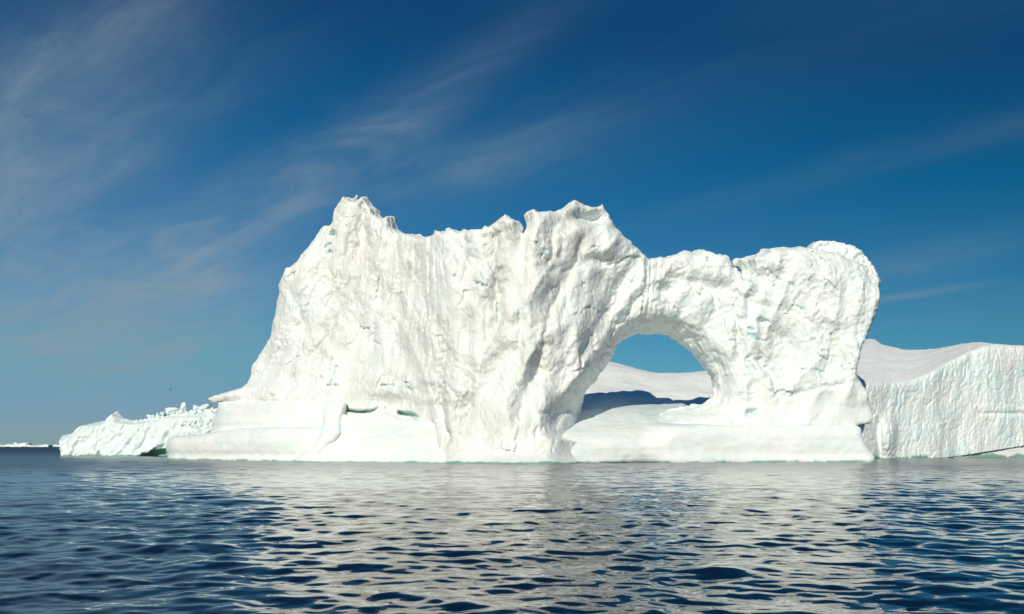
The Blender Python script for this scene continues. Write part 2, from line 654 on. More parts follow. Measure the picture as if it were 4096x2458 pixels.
WALL_SIL = [(862, 1616), (857, 1602), (863, 1588), (880, 1580), (898, 1573), (925, 1565), (957, 1559), (981, 1547), (985, 1518), (989, 1482), (997, 1454), (1013, 1429), (1017, 1413),
            (1033, 1397), (1048, 1377), (1060, 1352), (1070, 1346), (1077, 1306), (1082, 1278), (1090, 1262), (1097, 1209), (1104, 1193), (1110, 1177), (1104, 1165), (1114, 1138),
            (1139, 1104), (1143, 1084), (1151, 1072), (1179, 1059), (1197, 1041), (1201, 1027), (1223, 999), (1244, 966), (1256, 944), (1266, 934), (1280, 912), (1298, 896), (1323, 895),
            (1325, 873), (1335, 845), (1345, 835), (1361, 821), (1377, 801), (1391, 789), (1403, 793), (1416, 791), (1424, 778), (1428, 806), (1440, 803), (1452, 797), (1459, 783), (1470, 788),
            (1484, 807), (1498, 823), (1517, 837), (1520, 861), (1539, 869), (1563, 865), (1579, 869), (1583, 894), (1588, 918), (1612, 928), (1636, 936), (1664, 943), (1678, 941),
            (1686, 952), (1711, 954), (1737, 946), (1737, 930), (1745, 923), (1761, 932), (1771, 925), (1781, 938), (1783, 919), (1798, 913), (1830, 919), (1842, 927), (1858, 919), (1875, 925),
            (1899, 920), (1907, 912), (1925, 913), (1929, 902), (1940, 896), (1956, 903), (1966, 896), (1978, 886), (1994, 875), (2006, 861), (2020, 853), (2035, 859), (2047, 873), (2065, 886),
            (2072, 880), (2087, 892), (2094, 906), (2086, 920), (2091, 930), (2106, 908), (2109, 890), (2099, 857), (2101, 849), (2115, 841), (2135, 830), (2152, 839), (2172, 841), (2194, 836),
            (2208, 840), (2233, 829), (2244, 825), (2253, 823), (2269, 811), (2281, 802), (2297, 800), (2318, 809), (2338, 819), (2358, 825), (2386, 825), (2403, 821), (2411, 814), (2423, 835),
            (2443, 853), (2452, 869), (2455, 886), (2465, 898), (2469, 918), (2495, 950), (2528, 973), (2552, 995), (2572, 1019), (2595, 1031), (2633, 1024), (2661, 1029), (2694, 1015),
            (2726, 998), (2754, 1002), (2766, 1011), (2780, 1002), (2798, 998), (2824, 1003), (2855, 1020), (2879, 1016), (2899, 1021), (2917, 1024), (2921, 1050), (2930, 1064), (2937, 1080),
            (2943, 1066), (2952, 1070), (2970, 1106), (2977, 1078), (2962, 1058), (2938, 1058), (2935, 1040), (2952, 1028), (2972, 1033), (2996, 1025), (3016, 1023), (3035, 1013), (3045, 995), (3085, 997), (3130, 992),
            (3154, 993), (3182, 990), (3227, 997), (3300, 1010), (3400, 1045), (3470, 1085), (3510, 1120), (3511, 1143), (3502, 1167), (3494, 1207), (3486, 1256), (3469, 1316), (3455, 1349), (3445, 1385),
            (3427, 1438), (3417, 1482), (3416, 1500), (3430, 1512), (3450, 1560), (3462, 1627), (3472, 1676), (3461, 1697), (3444, 1702), (3380, 1712), (3000, 1712), (2820, 1712), (2760, 1722), (2500, 1760), (2350, 1900),
            (1800, 1900), (1790, 1828), (1765, 1823), (1740, 1815), (1728, 1790), (1735, 1740), (1738, 1705), (1600, 1700), (1400, 1690), (1300, 1690), (1290, 1640), (1270, 1628), (1150, 1624), (1000, 1624), (878, 1622)]
HOLE = [(2318, 1732), (2338, 1677), (2341, 1644), (2349, 1600), (2352, 1570), (2378, 1526), (2408, 1482), (2435, 1447), (2457, 1416), (2472, 1381), (2487, 1366), (2509, 1349), (2544, 1335),
        (2588, 1329), (2636, 1329), (2680, 1334), (2702, 1348), (2737, 1373), (2772, 1401), (2798, 1430), (2825, 1460), (2846, 1491), (2860, 1522), (2864, 1552), (2857, 1579), (2842, 1600), (2800, 1621),
        (2722, 1632), (2655, 1648), (2605, 1675), (2565, 1705), (2550, 1718)]

# grooves, ridges and bowls read off the photograph: (points, half width px, depth m)
GROOVES = [([(1410, 830), (1432, 940), (1440, 1050), (1432, 1110), (1400, 1160), (1375, 1230), (1330, 1310), (1262, 1410), (1180, 1480)], 34, 2.4),
           ([(1445, 800), (1452, 900), (1448, 1010)], 14, 1.4),
           ([(2006, 880), (1990, 980), (1976, 1060), (1990, 1130), (1996, 1180), (1990, 1300), (1975, 1420)], 30, 3.2),
           ([(1842, 940), (1862, 1010), (1905, 1060), (1945, 1110), (1992, 1168)], 18, 1.8),
           ([(2245, 850), (2215, 960), (2205, 1060), (2240, 1120), (2205, 1230), (2180, 1330), (2160, 1460), (2110, 1560), (2080, 1640), (2090, 1700)], 34, 2.6),
           ([(2330, 950), (2300, 1040), (2265, 1130), (2262, 1230), (2240, 1330)], 22, 1.4),
           ([(2060, 1120), (2075, 1250), (2062, 1380), (2070, 1520), (2082, 1600)], 16, 1.3),
           ([(1890, 1480), (1868, 1600), (1850, 1700), (1845, 1760)], 26, 1.9),
           ([(1760, 1250), (1775, 1400), (1768, 1560), (1775, 1640)], 20, 1.4),
           ([(1780, 1560), (1768, 1640), (1775, 1700), (1790, 1745), (1795, 1800)], 14, 2.0),
           ([(1650, 980), (1690, 1080), (1640, 1160), (1610, 1260), (1560, 1400)], 24, 1.2),
           ([(1545, 1010), (1530, 1150), (1500, 1290), (1515, 1420)], 20, 0.9),
           ([(2520, 1080), (2450, 1190), (2390, 1320), (2340, 1450)], 26, 1.6),
           ([(2590, 1140), (2540, 1210), (2480, 1290), (2420, 1400), (2365, 1500)], 16, 1.5),
           ([(2360, 1330), (2335, 1420), (2310, 1500)], 10, 1.1),
           ([(2985, 1075), (3030, 1110), (3075, 1150), (3120, 1165)], 34, 2.2),
           ([(2928, 1215), (2940, 1300), (2955, 1390), (2960, 1450)], 16, 1.5),
           ([(3035, 1420), (3058, 1460), (3085, 1500), (3110, 1545), (3120, 1600)], 17, 2.4),
           ([(2990, 1420), (3005, 1470), (3015, 1500)], 12, 1.4),
           ([(3120, 1590), (3200, 1570), (3320, 1545), (3420, 1525)], 9, 0.5),
           ([(2640, 1100), (2720, 1120), (2820, 1130), (2880, 1180)], 18, 1.0),
           ([(2870, 1130), (2960, 1200), (3060, 1230), (3160, 1260)], 24, 0.9),
           ([(3060, 1320), (3140, 1360), (3200, 1410), (3260, 1430)], 22, 0.8),
           ([(1000, 1590), (1060, 1575), (1120, 1585), (1200, 1560)], 14, 0.8),
           ([(1140, 1110), (1180, 1180), (1200, 1290), (1180, 1400)], 22, 0.9)]
BOWLS = [(2365, 872, 62, 26, 3.0), (2392, 1046, 62, 26, 2.2), (2662, 1152, 46, 28, 2.4), (3070, 1110, 70, 40, 1.6), (1790, 1745, 9, 9, 2.5), (3010, 1650, 22, 16, 1.8), (2860, 1150, 60, 30, 1.2),
         (1338, 944, 16, 13, 1.8), (1322, 1018, 10, 9, 1.2), (1560, 1610, 60, 30, 1.0), (1700, 1560, 50, 26, 1.2), (3040, 1290, 22, 12, 1.4), (1120, 1340, 70, 60, -1.0), (1250, 1250, 50, 90, -1.4), (1510, 980, 40, 150, -1.4),
         (2130, 1000, 30, 160, -1.2), (2060, 900, 26, 60, -1.2), (2430, 960, 40, 90, -1.5), (2310, 1450, 40, 150, -1.4), (1980, 1640, 60, 110, -1.3), (2170, 1620, 36, 110, -1.2), (1690, 1300, 60, 160, -1.0), (3200, 1250, 110, 130, -1.0)]
CAVES = [([(1362, 1636), (1372, 1626), (1392, 1622), (1398, 1638), (1450, 1641), (1490, 1638), (1514, 1632), (1506, 1643), (1460, 1657), (1404, 1652)], 2.8),
         ([(1588, 1652), (1596, 1641), (1612, 1646), (1640, 1646), (1662, 1655), (1674, 1668), (1670, 1682), (1640, 1668), (1602, 1664)], 2.8)]
CRACKS = [([(1334, 1430), (1330, 1445)], 2.5), ([(1326, 1458), (1322, 1482)], 3), ([(1352, 1462), (1340, 1490), (1334, 1515), (1326, 1543)], 3.5), ([(1284, 1508), (1296, 1520)], 5), ([(1312, 1542), (1348, 1546)], 4),
          ([(1330, 938), (1346, 950)], 7), ([(1300, 985), (1325, 982)], 4), ([(1322, 1012), (1328, 1018)], 5), ([(1640, 1555), (1650, 1566)], 6), ([(1538, 878), (1534, 915), (1522, 945)], 2.5), ([(1560, 900), (1570, 915)], 3),
          ([(2296, 855), (2318, 876), (2340, 890), (2370, 892)], 4.5), ([(2402, 858), (2410, 862)], 6), ([(2140, 975), (2160, 990), (2180, 1008)], 5), ([(2168, 1020), (2160, 1040)], 2.5), ([(1843, 975), (1850, 1000), (1872, 1030)], 2.5),
          ([(1898, 1138), (1915, 1140), (1940, 1148)], 5), ([(1990, 1200), (1988, 1240), (1985, 1265)], 2.5), ([(1815, 1120), (1822, 1112), (1828, 1098)], 2.5), ([(2700, 1222), (2716, 1240), (2730, 1255)], 3.5), ([(2716, 1290), (2728, 1296)], 5),
          ([(2966, 1105), (2980, 1125), (3005, 1132), (3022, 1150)], 6), ([(3085, 1145), (3100, 1148), (3112, 1160)], 5), ([(3055, 1168), (3060, 1195)], 4), ([(3050, 1282), (3070, 1296)], 5), ([(2986, 1346), (3010, 1358), (3040, 1370)], 9), ([(2994, 1318), (3006, 1324)], 5),
          ([(3178, 1230), (3200, 1240)], 5), ([(3275, 1408), (3302, 1410)], 3.5), ([(3262, 1420), (3300, 1445)], 3), ([(3198, 1476), (3218, 1482)], 3.5), ([(3254, 1484), (3292, 1492)], 5), ([(3312, 1345), (3318, 1352)], 5), ([(2996, 1465), (3006, 1480)], 6),
          ([(3000, 1650), (3022, 1655)], 9), ([(2640, 1130), (2660, 1145)], 2.5), ([(2800, 1010), (2815, 1030), (2830, 1050)], 4), ([(3312, 1022), (3318, 1024)], 5), ([(1570, 1340), (1590, 1350)], 5), ([(1440, 1310), (1462, 1320), (1480, 1312)], 3), ([(1500, 1370), (1520, 1385)], 4),
          ([(2350, 1010), (2365, 1000), (2380, 1000)], 3), ([(2545, 1290), (2552, 1286)], 5), ([(3130, 1262), (3150, 1262)], 4), ([(1620, 1530), (1640, 1535)], 4), ([(1530, 1545), (1560, 1540), (1580, 1545)], 4), ([(2335, 1735), (2350, 1738)], 1)]
DIRT = [([(2245, 850), (2210, 1000), (2240, 1120), (2190, 1300), (2160, 1460), (2090, 1620), (2085, 1700)], 60, 0.8), ([(2006, 900), (1985, 1040), (1990, 1180), (1985, 1330), (1960, 1480)], 45, 0.75), ([(1842, 960), (1900, 1060), (1990, 1170)], 30, 0.5),
        ([(1425, 880), (1440, 1050), (1400, 1160), (1330, 1310), (1230, 1450)], 50, 0.7), ([(1780, 1200), (1770, 1400), (1768, 1640), (1790, 1800)], 70, 0.6), ([(1890, 1450), (1855, 1720)], 40, 0.6), ([(1560, 1050), (1530, 1300), (1640, 1480)], 60, 0.3),
        ([(2080, 1650), (2030, 1780)], 40, 0.3), ([(2330, 950), (2280, 1080), (2250, 1250)], 40, 0.6), ([(3080, 1330), (3200, 1400)], 30, 0.25), ([(1640, 1000), (1640, 1100), (1600, 1250)], 50, 0.4)]
BROWNS = [([(2348, 902), (2318, 960), (2296, 1010)], 14, 0.4), ([(2270, 1100), (2268, 1120)], 7, 0.6), ([(1650, 1060), (1640, 1090), (1635, 1110)], 6, 0.55), ([(1990, 1725), (1970, 1750)], 6, 0.35), ([(2200, 1765), (2160, 1785)], 14, 0.3), ([(1918, 1540), (1890, 1580)], 7, 0.3), ([(3340, 1220), (3100, 1300)], 50, 0.10), ([(2640, 1060), (2700, 1070)], 30, 0.12)]


def wall_front(X, Z):
    Y = G(X) + 5
    for _ in range(4):
        u, v = px_of(X, Y, Z)
        Y = G(X) + wall_t(u, Z)
    u, v = u.astype(np.float32), v.astype(np.float32)
    s = Y / F_PX                                            # metres per photo pixel at the wall
    Fm = wall_t(u, Z)
    # pieces that reach further out: the pillar at the left, the foot of the tower
    foot = smooth(1730, 1800, u) * (1 - smooth(2270, 2380, u))
    Fm -= foot * 5.4 * np.exp(-np.maximum(Z, 0) / 1.7)
    Fm -= 2.6 * np.exp(-((u - 2205) / 60) ** 2) * smooth(1690, 1775, v)
    Fm -= 0.8 * foot * np.exp(-((v - 1790) / 40) ** 2) * np.exp(-((u - 1755) / 30) ** 2)
    # the lip of the upper ledge at the far left
    lip = (1 - smooth(1150, 1300, u)) * smooth(1535, 1585, v)
    Fm -= lip * 2.2
    # wide splay round the arch
    dh = poly_sdf(X, Z, HOLE_XZ)
    Fm += 3.2 * np.exp(-(np.maximum(dh, 0) / 6.5) ** 1.6) * smooth(1700, 1600, v) 
    # right-hand block leans forward a little at its crown
    Fm -= 2.0 * smooth(2950, 3100, u) * smooth(1500, 1150, v)
    # the flank at the far left and the extreme right turn away
    Fm += 5.0 * (1 - smooth(980, 1200, u)) * smooth(1560, 1500, v)
    # big folded facets with sharp creases, slanting down the face
    fx = X - 0.28 * Z + 3.0 * fbm(X / 20, Z / 20, 2, 2, 45)
    f1 = np.abs(perlin(fx / 10.5, Z / 24, 1, 46)) * 2 - 0.5
    f2 = np.abs(perlin((X + 0.5 * Z) / 8, (Z - 0.3 * X) / 12, 6, 47)) * 2 - 0.5
    f3 = np.abs(perlin(fx / 4.4, Z / 11, 9, 48)) * 2 - 0.5
    fw = smooth(1640, 1560, v) * 0.7 + 0.3
    Fm += fw * (2.7 * f1 + 1.2 * f2 + 0.9 * f3)
    # broad swells
    Fm += 1.5 * fbm(X / 14, Z / 20, 3.3, 3, 5)
    smo = np.zeros_like(u)
    smo = np.maximum(smo, smooth(1585, 1610, v) * smooth(2560, 2640, u) * (1 - 0.85 * np.exp(-((u - 2975) / 95) ** 4 - ((v - 1622) / 38) ** 4)))
    smo = np.maximum(smo, smooth(1560, 1640, v + 0.25 * (u - 3200)) * smooth(3080, 3160, u) * 0.9)
    smo = np.maximum(smo, lip * 0.5)
    smo = np.maximum(smo, smooth(1795, 1830, v) * foot * 0.95)
    rgh = 1 - smo
    wx = X + 1.8 * fbm(X / 9, Z / 9, 1.0, 3, 41)
    wz = Z + 1.8 * fbm(X / 9, Z / 9, 7.0, 3, 43)
    for pts, hw, dep in GROOVES:
        d, p = seg_dist(u + 26 * fbm(X / 3, Z / 4, 0, 4, 13, 0.6), v + 10 * fbm(X / 2, Z / 2, 4, 3, 14), pts)
        taper = smooth(0, 0.12, p) * smooth(1.0, 0.82, p)
        taper = 0.25 + 0.75 * taper
        Fm += 0.72 * dep * taper * np.exp(-(d / hw) ** 1.2)
        Fm -= 0.16 * dep * taper * np.exp(-((d - 2.0 * hw) / hw) ** 2)
    wu = u + 16 * fbm(X / 4, Z / 4, 2.0, 3, 15)
    wv = v + 16 * fbm(X / 4, Z / 4, 9.0, 3, 16)
    for bu, bv, ru, rv, dep in BOWLS:
        Fm += dep * np.exp(-(((wu - bu) / ru) ** 2 + ((wv - bv) / rv) ** 2) ** 1.3)
    # flutes that run down the face, slanted as they are in each stretch
    slant = lerp_tab([(900, .35), (1250, .45), (1500, .25), (1800, -.05), (2000, .02), (2200, .32), (2400, .45), (2560, .5), (2700, -.2), (3000, -.5), (3500, -.3)], u)
    xs = wx - slant * wz
    fl = lerp_tab([(900, .55), (1250, .8), (1500, .9), (2000, 1.1), (2300, 1.0), (2500, .6), (2700, .25), (3500, .25)], u) * rgh
    Fm += fl * (0.42 * fbm(xs / 3.6, wz / 22, 0, 4, 51) + 0.13 * fbm(xs / 1.2, wz / 9, 2, 3, 55))
    rid = 1 - np.abs(perlin(xs / 5.5, wz / 30, 4, 57)) * 2.2
    Fm -= fl * 0.3 * np.maximum(rid, 0) ** 2
    # lumpy broken ice
    lump = lerp_tab([(850, .9), (1250, 1.0), (1420, .55), (1700, .45), (2400, .5), (2700, .75), (3100, .75), (3500, .55)], u)
    pch = smooth(-0.15, 0.25, fbm(X / 11, Z / 11, 11, 3, 61))
    pch = pch * pch
    lump = lump * (0.10 + 0.9 * pch) * rgh
    Fm -= lump * (0.26 * fbm(wx / 2.2, wz / 2.0, 0, 3, 63, 0.55, True) + 0.13 * fbm(wx / 0.8, wz / 0.75, 5, 2, 67, 0.5, True))
    # scalloped, chipped facets on the arch and the right-hand block
    chip = smooth(2350, 2500, u) * rgh
    cs = fbm((wx + 0.6 * wz) / 3.4, (wz - 0.5 * wx) / 1.5, 6, 3, 69)
    Fm += chip * 0.26 * np.abs(cs) * 2
    # broken plates of ice, in patches
    pw = smooth(-0.12, 0.22, fbm(X / 13, Z / 16, 15, 3, 33)) * rgh
    pl, pe = plates((xs + 0.5 * fbm(X, Z, 0, 2, 34)) / 3.0, (wz + 0.5 * fbm(X, Z, 5, 2, 35)) / 5.5, 3)
    Fm += pl * 0.62 * (0.3 + 0.7 * pw)
    pl, pe = plates((wx + 0.35 * fbm(X * 2, Z * 2, 0, 2, 36)) / 1.25, (wz + 0.35 * fbm(X * 2, Z * 2, 5, 2, 37)) / 1.5, 5)
    Fm += pl * 0.15 * (0.12 + 0.88 * np.maximum(pw * 0.8, pch)) * rgh
    # thin drain lines and fracture lines
    ln = np.exp(-np.abs(perlin(xs / 2.6, wz / 17, 2, 97)) / 0.05) * smooth(-0.1, 0.25, fbm(X / 7, Z / 12, 4, 2, 98))
    Fm += fl * 0.55 * ln
    ln2 = np.exp(-np.abs(perlin(xs / 0.95, wz / 7, 6, 99)) / 0.07)
    Fm += fl * 0.12 * ln2 * (0.3 + 0.7 * pch)
    fr_ = np.exp(-np.abs(fbm(wx / 4.2, wz / 3.4, 9, 3, 100)) / 0.045) * rgh
    Fm += 0.20 * fr_ * (0.08 + 0.92 * pch)
    Fm += rgh * (0.3 + 0.7 * pch) * (0.11 * fbm(X / 0.9, Z / 0.7, 3, 3, 94, 0.6))
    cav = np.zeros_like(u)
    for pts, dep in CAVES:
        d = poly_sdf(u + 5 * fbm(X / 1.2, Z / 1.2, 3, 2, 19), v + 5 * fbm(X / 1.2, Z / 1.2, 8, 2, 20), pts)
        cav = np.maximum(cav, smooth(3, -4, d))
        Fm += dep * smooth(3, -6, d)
    blue = np.zeros_like(u)
    for pts, hw in CRACKS:
        d, p = seg_dist(u + 11 * fbm(X / 1.6, Z / 1.6, 3, 3, 21), v + 11 * fbm(X / 1.6, Z / 1.6, 6, 3, 22), pts)
        g = np.exp(-(d / (hw * 0.95)) ** 2) * (0.45 + 0.75 * smooth(-0.3, 0.3, fbm(X / 1.1, Z / 1.1, 2, 2, 24)))
        Fm += 0.75 * g
        blue = np.maximum(blue, 0.6 * g)
    dirt_shade = np.zeros_like(u)
    for pts, hw, am in DIRT:
        d, p = seg_dist(u + 24 * fbm(X / 3, Z / 6, 3, 2, 23), v, pts)
        dirt_shade = np.maximum(dirt_shade, am * np.exp(-(d / hw) ** 2))
    streak = smooth(-0.25, 0.45, fbm(xs / 1.6, wz / 13, 3, 4, 81))
    fold_shade = smooth(0.15, -0.35, f1) * smooth(1150, 1400, u) * smooth(2450, 2250, u)  # shade of the folded facets, painted in as grey along with the dirt
    dirt_shade = np.maximum(dirt_shade, 0.32 * fold_shade)
    dirt_shade = dirt_shade * (0.35 + 0.9 * streak) + 0.16 * smooth(0.1, 0.55, fbm(xs / 2.4, wz / 15, 9, 4, 83)) * smooth(1100, 1400, u)
    brown = np.zeros_like(u)
    for pts, hw, am in BROWNS:
        d, p = seg_dist(u + 12 * fbm(X / 2, Z / 3, 3, 3, 25), v, pts)
        brown = np.maximum(brown, am * np.exp(-(d / hw) ** 2))
    brown = brown * (0.3 + smooth(-0.2, 0.4, fbm(X / 0.9, Z / 1.6, 3, 3, 85)))
    cyan = 0.5 * smooth(-0.05, 0.5, fbm(X / 8, Z / 8, 21, 4, 95)) + 0.35 * smooth(2450, 2900, u)
    return Fm, dict(blue=blue, dirt_shade=dirt_shade, brown=brown, cyan=cyan, rgh=rgh, cav=cav)


WALL_XZ = to_xz(WALL_SIL, lambda u, Z: wall_t(u, Z) + 4.0)
HOLE_XZ = to_xz(HOLE, lambda u, Z: wall_t(u, Z) + 9.0)


def wall_extra(a3, X, T, Z, Fm):
    # the opening: narrow at the back, flaring towards the sea
    dh = poly_sdf(X[:, 0, :], Z[:, 0, :], HOLE_XZ)[:, None, :]
    low_ = smooth(3.0, 5.2, Z)
    lw = np.clip((17 - Z) / 8, 0, 1) * np.clip((18 - X) / 5, 0, 1) * low_
    sp_ = 2.6 * low_ * np.clip((Fm + 8.0 - T) / 8.0, 0, 1) ** 1.4 + 5.2 * lw * np.clip((Fm + 13.0 - T) / 12.0, 0, 1) + 0.10 * np.clip(T - Fm - 8.0, 0, 30)
    dh = dh + 0.35 * fbm(X[:, 0, :] / 1.1, Z[:, 0, :] / 1.1, 3, 3, 261)[:, None, :]
    xs, zs, ts = X[:, 0, 0], Z[0, 0, :], T[0, :, 0]
    n1 = fbm(xs[:, None] / 2.4, ts[None, :] / 3.2, 1, 3, 263)
    n2 = fbm(zs[None, :] / 2.4, ts[:, None] / 3.2, 5, 3, 265)
    sp_ = sp_ + 0.55 * n1[:, :, None] + 0.55 * n2[None]
    return smax(a3, (sp_ - dh).astype(np.float32), 1.6)


def wall_wob(X, T, Z):
    # ridge line wanders through the thickness of the wall
    xs = X[:, 0]
    t = T[0, :, 0]
    A, B = np.meshgrid(xs, t, indexing='ij')
    n = 1.1 * fbm(A / 3.0, B / 3.0, 0, 3, 27)
    mid = smooth(1.0, 4.0, np.abs(B - (LEAN * 30 + 8)))
    return (n * 1.0)[:, :, None].astype(np.float32) * 0.5


berg = thing('arch_iceberg', (10, 185, 0), 'huge white iceberg with a natural arch and jagged summits, filling the middle', 'iceberg')
VOX = 0.235
zmax = max(z for _, z in WALL_XZ) + 1.2
xw = [x for x, _ in WALL_XZ]
v, q, info = slab(WALL_XZ, (min(xw) - 1.5, max(xw) + 1.5), (-2.0, zmax), (-8, 33), VOX, wall_front,
                  lambda X, Z: 13.0 + 3.0 * np.exp(-np.maximum(Z, 0) / 10) + 7 * np.exp(-((X - 9) / 9) ** 2) * smooth(34, 22, Z), k=1.1, tent=0.22, extra=wall_extra, wob=wall_wob)


def roughen(v, q, amp, seeds=(101, 103, 107)):
    n = vnormals(v, q)
    x, y, z = v.T
    d = 0.30 * fbm(x / 2.6, y / 2.6, z / 2.6, 3, seeds[0]) - 0.22 * fbm(x / 1.1, y / 1.1, z / 1.1, 2, seeds[1], 0.5, True)
    return v + n * (amp * d)[:, None]


v = roughen(v, q, 0.15 + 0.2 * info['rgh'])
fr = np.exp(-np.maximum(info['depth'], 0) / 2.5)
c = np.repeat(WHITE[None], len(v), 0)
c = mixc(c, CYAN, 0.55 * info['cyan'])
c = mixc(c, GREY, 0.72 * info['dirt_shade'] * fr)
c = mixc(c, BROWN, info['brown'] * fr)
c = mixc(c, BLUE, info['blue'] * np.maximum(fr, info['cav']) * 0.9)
c = mixc(c, np.array([.52, .76, .72]), 0.6 * info['cav'])  # teal glow of the caves painted into the ice colour
c = waterline(c, v)
mesh_obj('arch_wall', v, q, M_WALL, berg, dict(tint=c, grain=0.25 + 0.75 * info['rgh']))

# ---- wave-washed shelves round the waterline
def shelf_part(name, outline, prof, xr_pad, tr, vox=0.3, k=1.6, thick=14.0, extra=None, sil_t=3.0, relief=0.35, name_seed=0, bands=0.14, gfun=G, mod=None, mat=None, veins=()):
    poly = to_xz(outline, lambda u, Z: sil_t, gfun)
    xs_ = [p[0] for p in poly]
    zs_ = [p[1] for p in poly]

    def front(X, Z):
        Y = gfun(X) + sil_t
        u, vv = px_of(X, Y, Z)
        Fm = prof(u, vv) + relief * fbm(X / 7, Z / 4, name_seed, 3, 201 + name_seed)
        Fm = Fm + bands * perlin(X / 30, Z / 0.9 + 0.6 * perlin(X / 12, Z / 5, 3, 5), name_seed, 211)
        Fm = Fm + 0.06 * fbm(X / 1.3, Z / 1.6, name_seed, 3, 215)
        if mod is not None:
            Fm = Fm + mod(X, Z, u, vv)
        return Fm
    v, q, info = slab(poly, (min(xs_) - 1.5, max(xs_) + 1.5), (-2.0, max(zs_) + (1.5 if extra is None else 14)), tr, vox, front, (thick if callable(thick) else (lambda X, Z: thick)), k=k, extra=extra, gfun=gfun)
    nrm = vnormals(v, q)
    v = v + nrm * (0.10 * fbm(v[:, 0] / 1.8, v[:, 1] / 1.8, v[:, 2] / 1.2, 3, 221))[:, None]
    c = np.repeat((WHITE * 0.985)[None], len(v), 0)
    c = mixc(c, CYAN, 0.55 * smooth(-0.3, 0.5, fbm(v[:, 0] / 9, v[:, 1] / 9, v[:, 2] / 3, 3, 225)))
    pu, pv = px_of(v[:, 0], v[:, 1], v[:, 2])
    for pts in veins:
        d, _ = seg_dist(pu + 5 * fbm(v[:, 0] / 2, v[:, 2] / 2, 0, 2, 227), pv, pts)
        c = mixc(c, np.array([.60, .82, .87]), 0.45 * np.exp(-(d / 5) ** 2) * (info['depth'] < 1.5))
    c = waterline(c, v)
    return mesh_obj(name, v, q, mat or M_SHELF, berg, dict(tint=c, grain=np.full(len(v), 1.0)))


def tab2(tab):
    return lambda u, v: lerp_tab(tab, v)


# left, lower tier
shelf_part('waterline_shelf', [(641, 1788), (648, 1768), (671, 1751), (704, 1745), (795, 1742), (860, 1728), (950, 1713), (1050, 1707), (1296, 1704), (1310, 1760), (1300, 1880), (668, 1880), (660, 1826), (648, 1810)],
           lambda u, v: lerp_tab([(1690, 4.4), (1705, 3.0), (1716, 1.9), (1735, 1.1), (1765, 0.35), (1800, 0.25), (1818, 0.5), (1828, 0.35), (1840, 0.0), (1860, 0.0)], v) + 7 * np.maximum(1 - (u - 636) / 80, 0) ** 2, 1, (-4, 18), k=2.2)
# left, upper tier under the overhanging lip
shelf_part('upper_shelf', [(856, 1600), (862, 1625), (855, 1650), (830, 1672), (818, 1697), (806, 1742), (806, 1790), (1340, 1790), (1340, 1602)],
           lambda u, v: lerp_tab([(1600, 7.0), (1612, 6.6), (1622, 6.4), (1650, 6.1), (1690, 5.6), (1705, 6.0), (1740, 5.9), (1800, 5.8)], v) + 6 * np.maximum(1 - (u - 806) / 90, 0) ** 2, 1, (0, 22), k=1.4, name_seed=2, sil_t=6.0)
# middle bay between the pillar and the tower's foot
shelf_part('waterline_shelf', [(1185, 1880), (1192, 1838), (1222, 1806), (1258, 1784), (1300, 1770), (1325, 1742), (1335, 1700), (1340, 1650), (1400, 1662), (1460, 1664), (1510, 1642), (1545, 1648), (1590, 1672), (1670, 1680), (1740, 1692), (1860, 1692), (1860, 1880)],
           lambda u, v: lerp_tab([(1630, 6.0), (1655, 4.4), (1690, 3.2), (1740, 2.6), (1790, 1.9), (1820, 1.0), (1840, 0.2), (1860, -0.2)], v) - 2.4 * np.exp(-((u - 1290) / 75) ** 2) * smooth(1690, 1790, v) - 1.6 * smooth(1640, 1790, u) * smooth(1760, 1840, v), 1, (-5, 18), k=1.5, name_seed=4, veins=[[(1345, 1760), (1400, 1772), (1550, 1738), (1620, 1712)], [(1395, 1705), (1397, 1722)]])


shelf_part('ice_pillar', [(1268, 1575), (1372, 1575), (1364, 1640), (1362, 1690), (1368, 1735), (1350, 1768), (1322, 1790), (1305, 1815), (1300, 1880), (1186, 1880), (1194, 1838), (1224, 1806), (1258, 1784), (1278, 1750), (1288, 1700), (1284, 1650), (1276, 1612)],
           lambda u, v: lerp_tab([(1575, 10.0), (1600, 7.4), (1625, 5.0), (1660, 2.8), (1700, 1.4), (1750, 0.0), (1790, -1.0), (1825, -1.8), (1845, -2.2), (1870, -2.3)], v), 1, (-6, 16), k=2.2, name_seed=8, vox=0.27)


def rise(a3, X, T, Z, Fm):
    up = 0.05 * np.maximum(T - 3, 0) + 0.135 * np.maximum(T - 9, 0) - 0.06 * np.maximum(T - 30, 0)
    up = up + 0.8 * fbm(X / 14, T / 14, 0, 2, 233) * np.clip((T - 6) / 10, 0, 1)
    return a3 - (up * (1 - smooth(38, 46, X))).astype(np.float32)


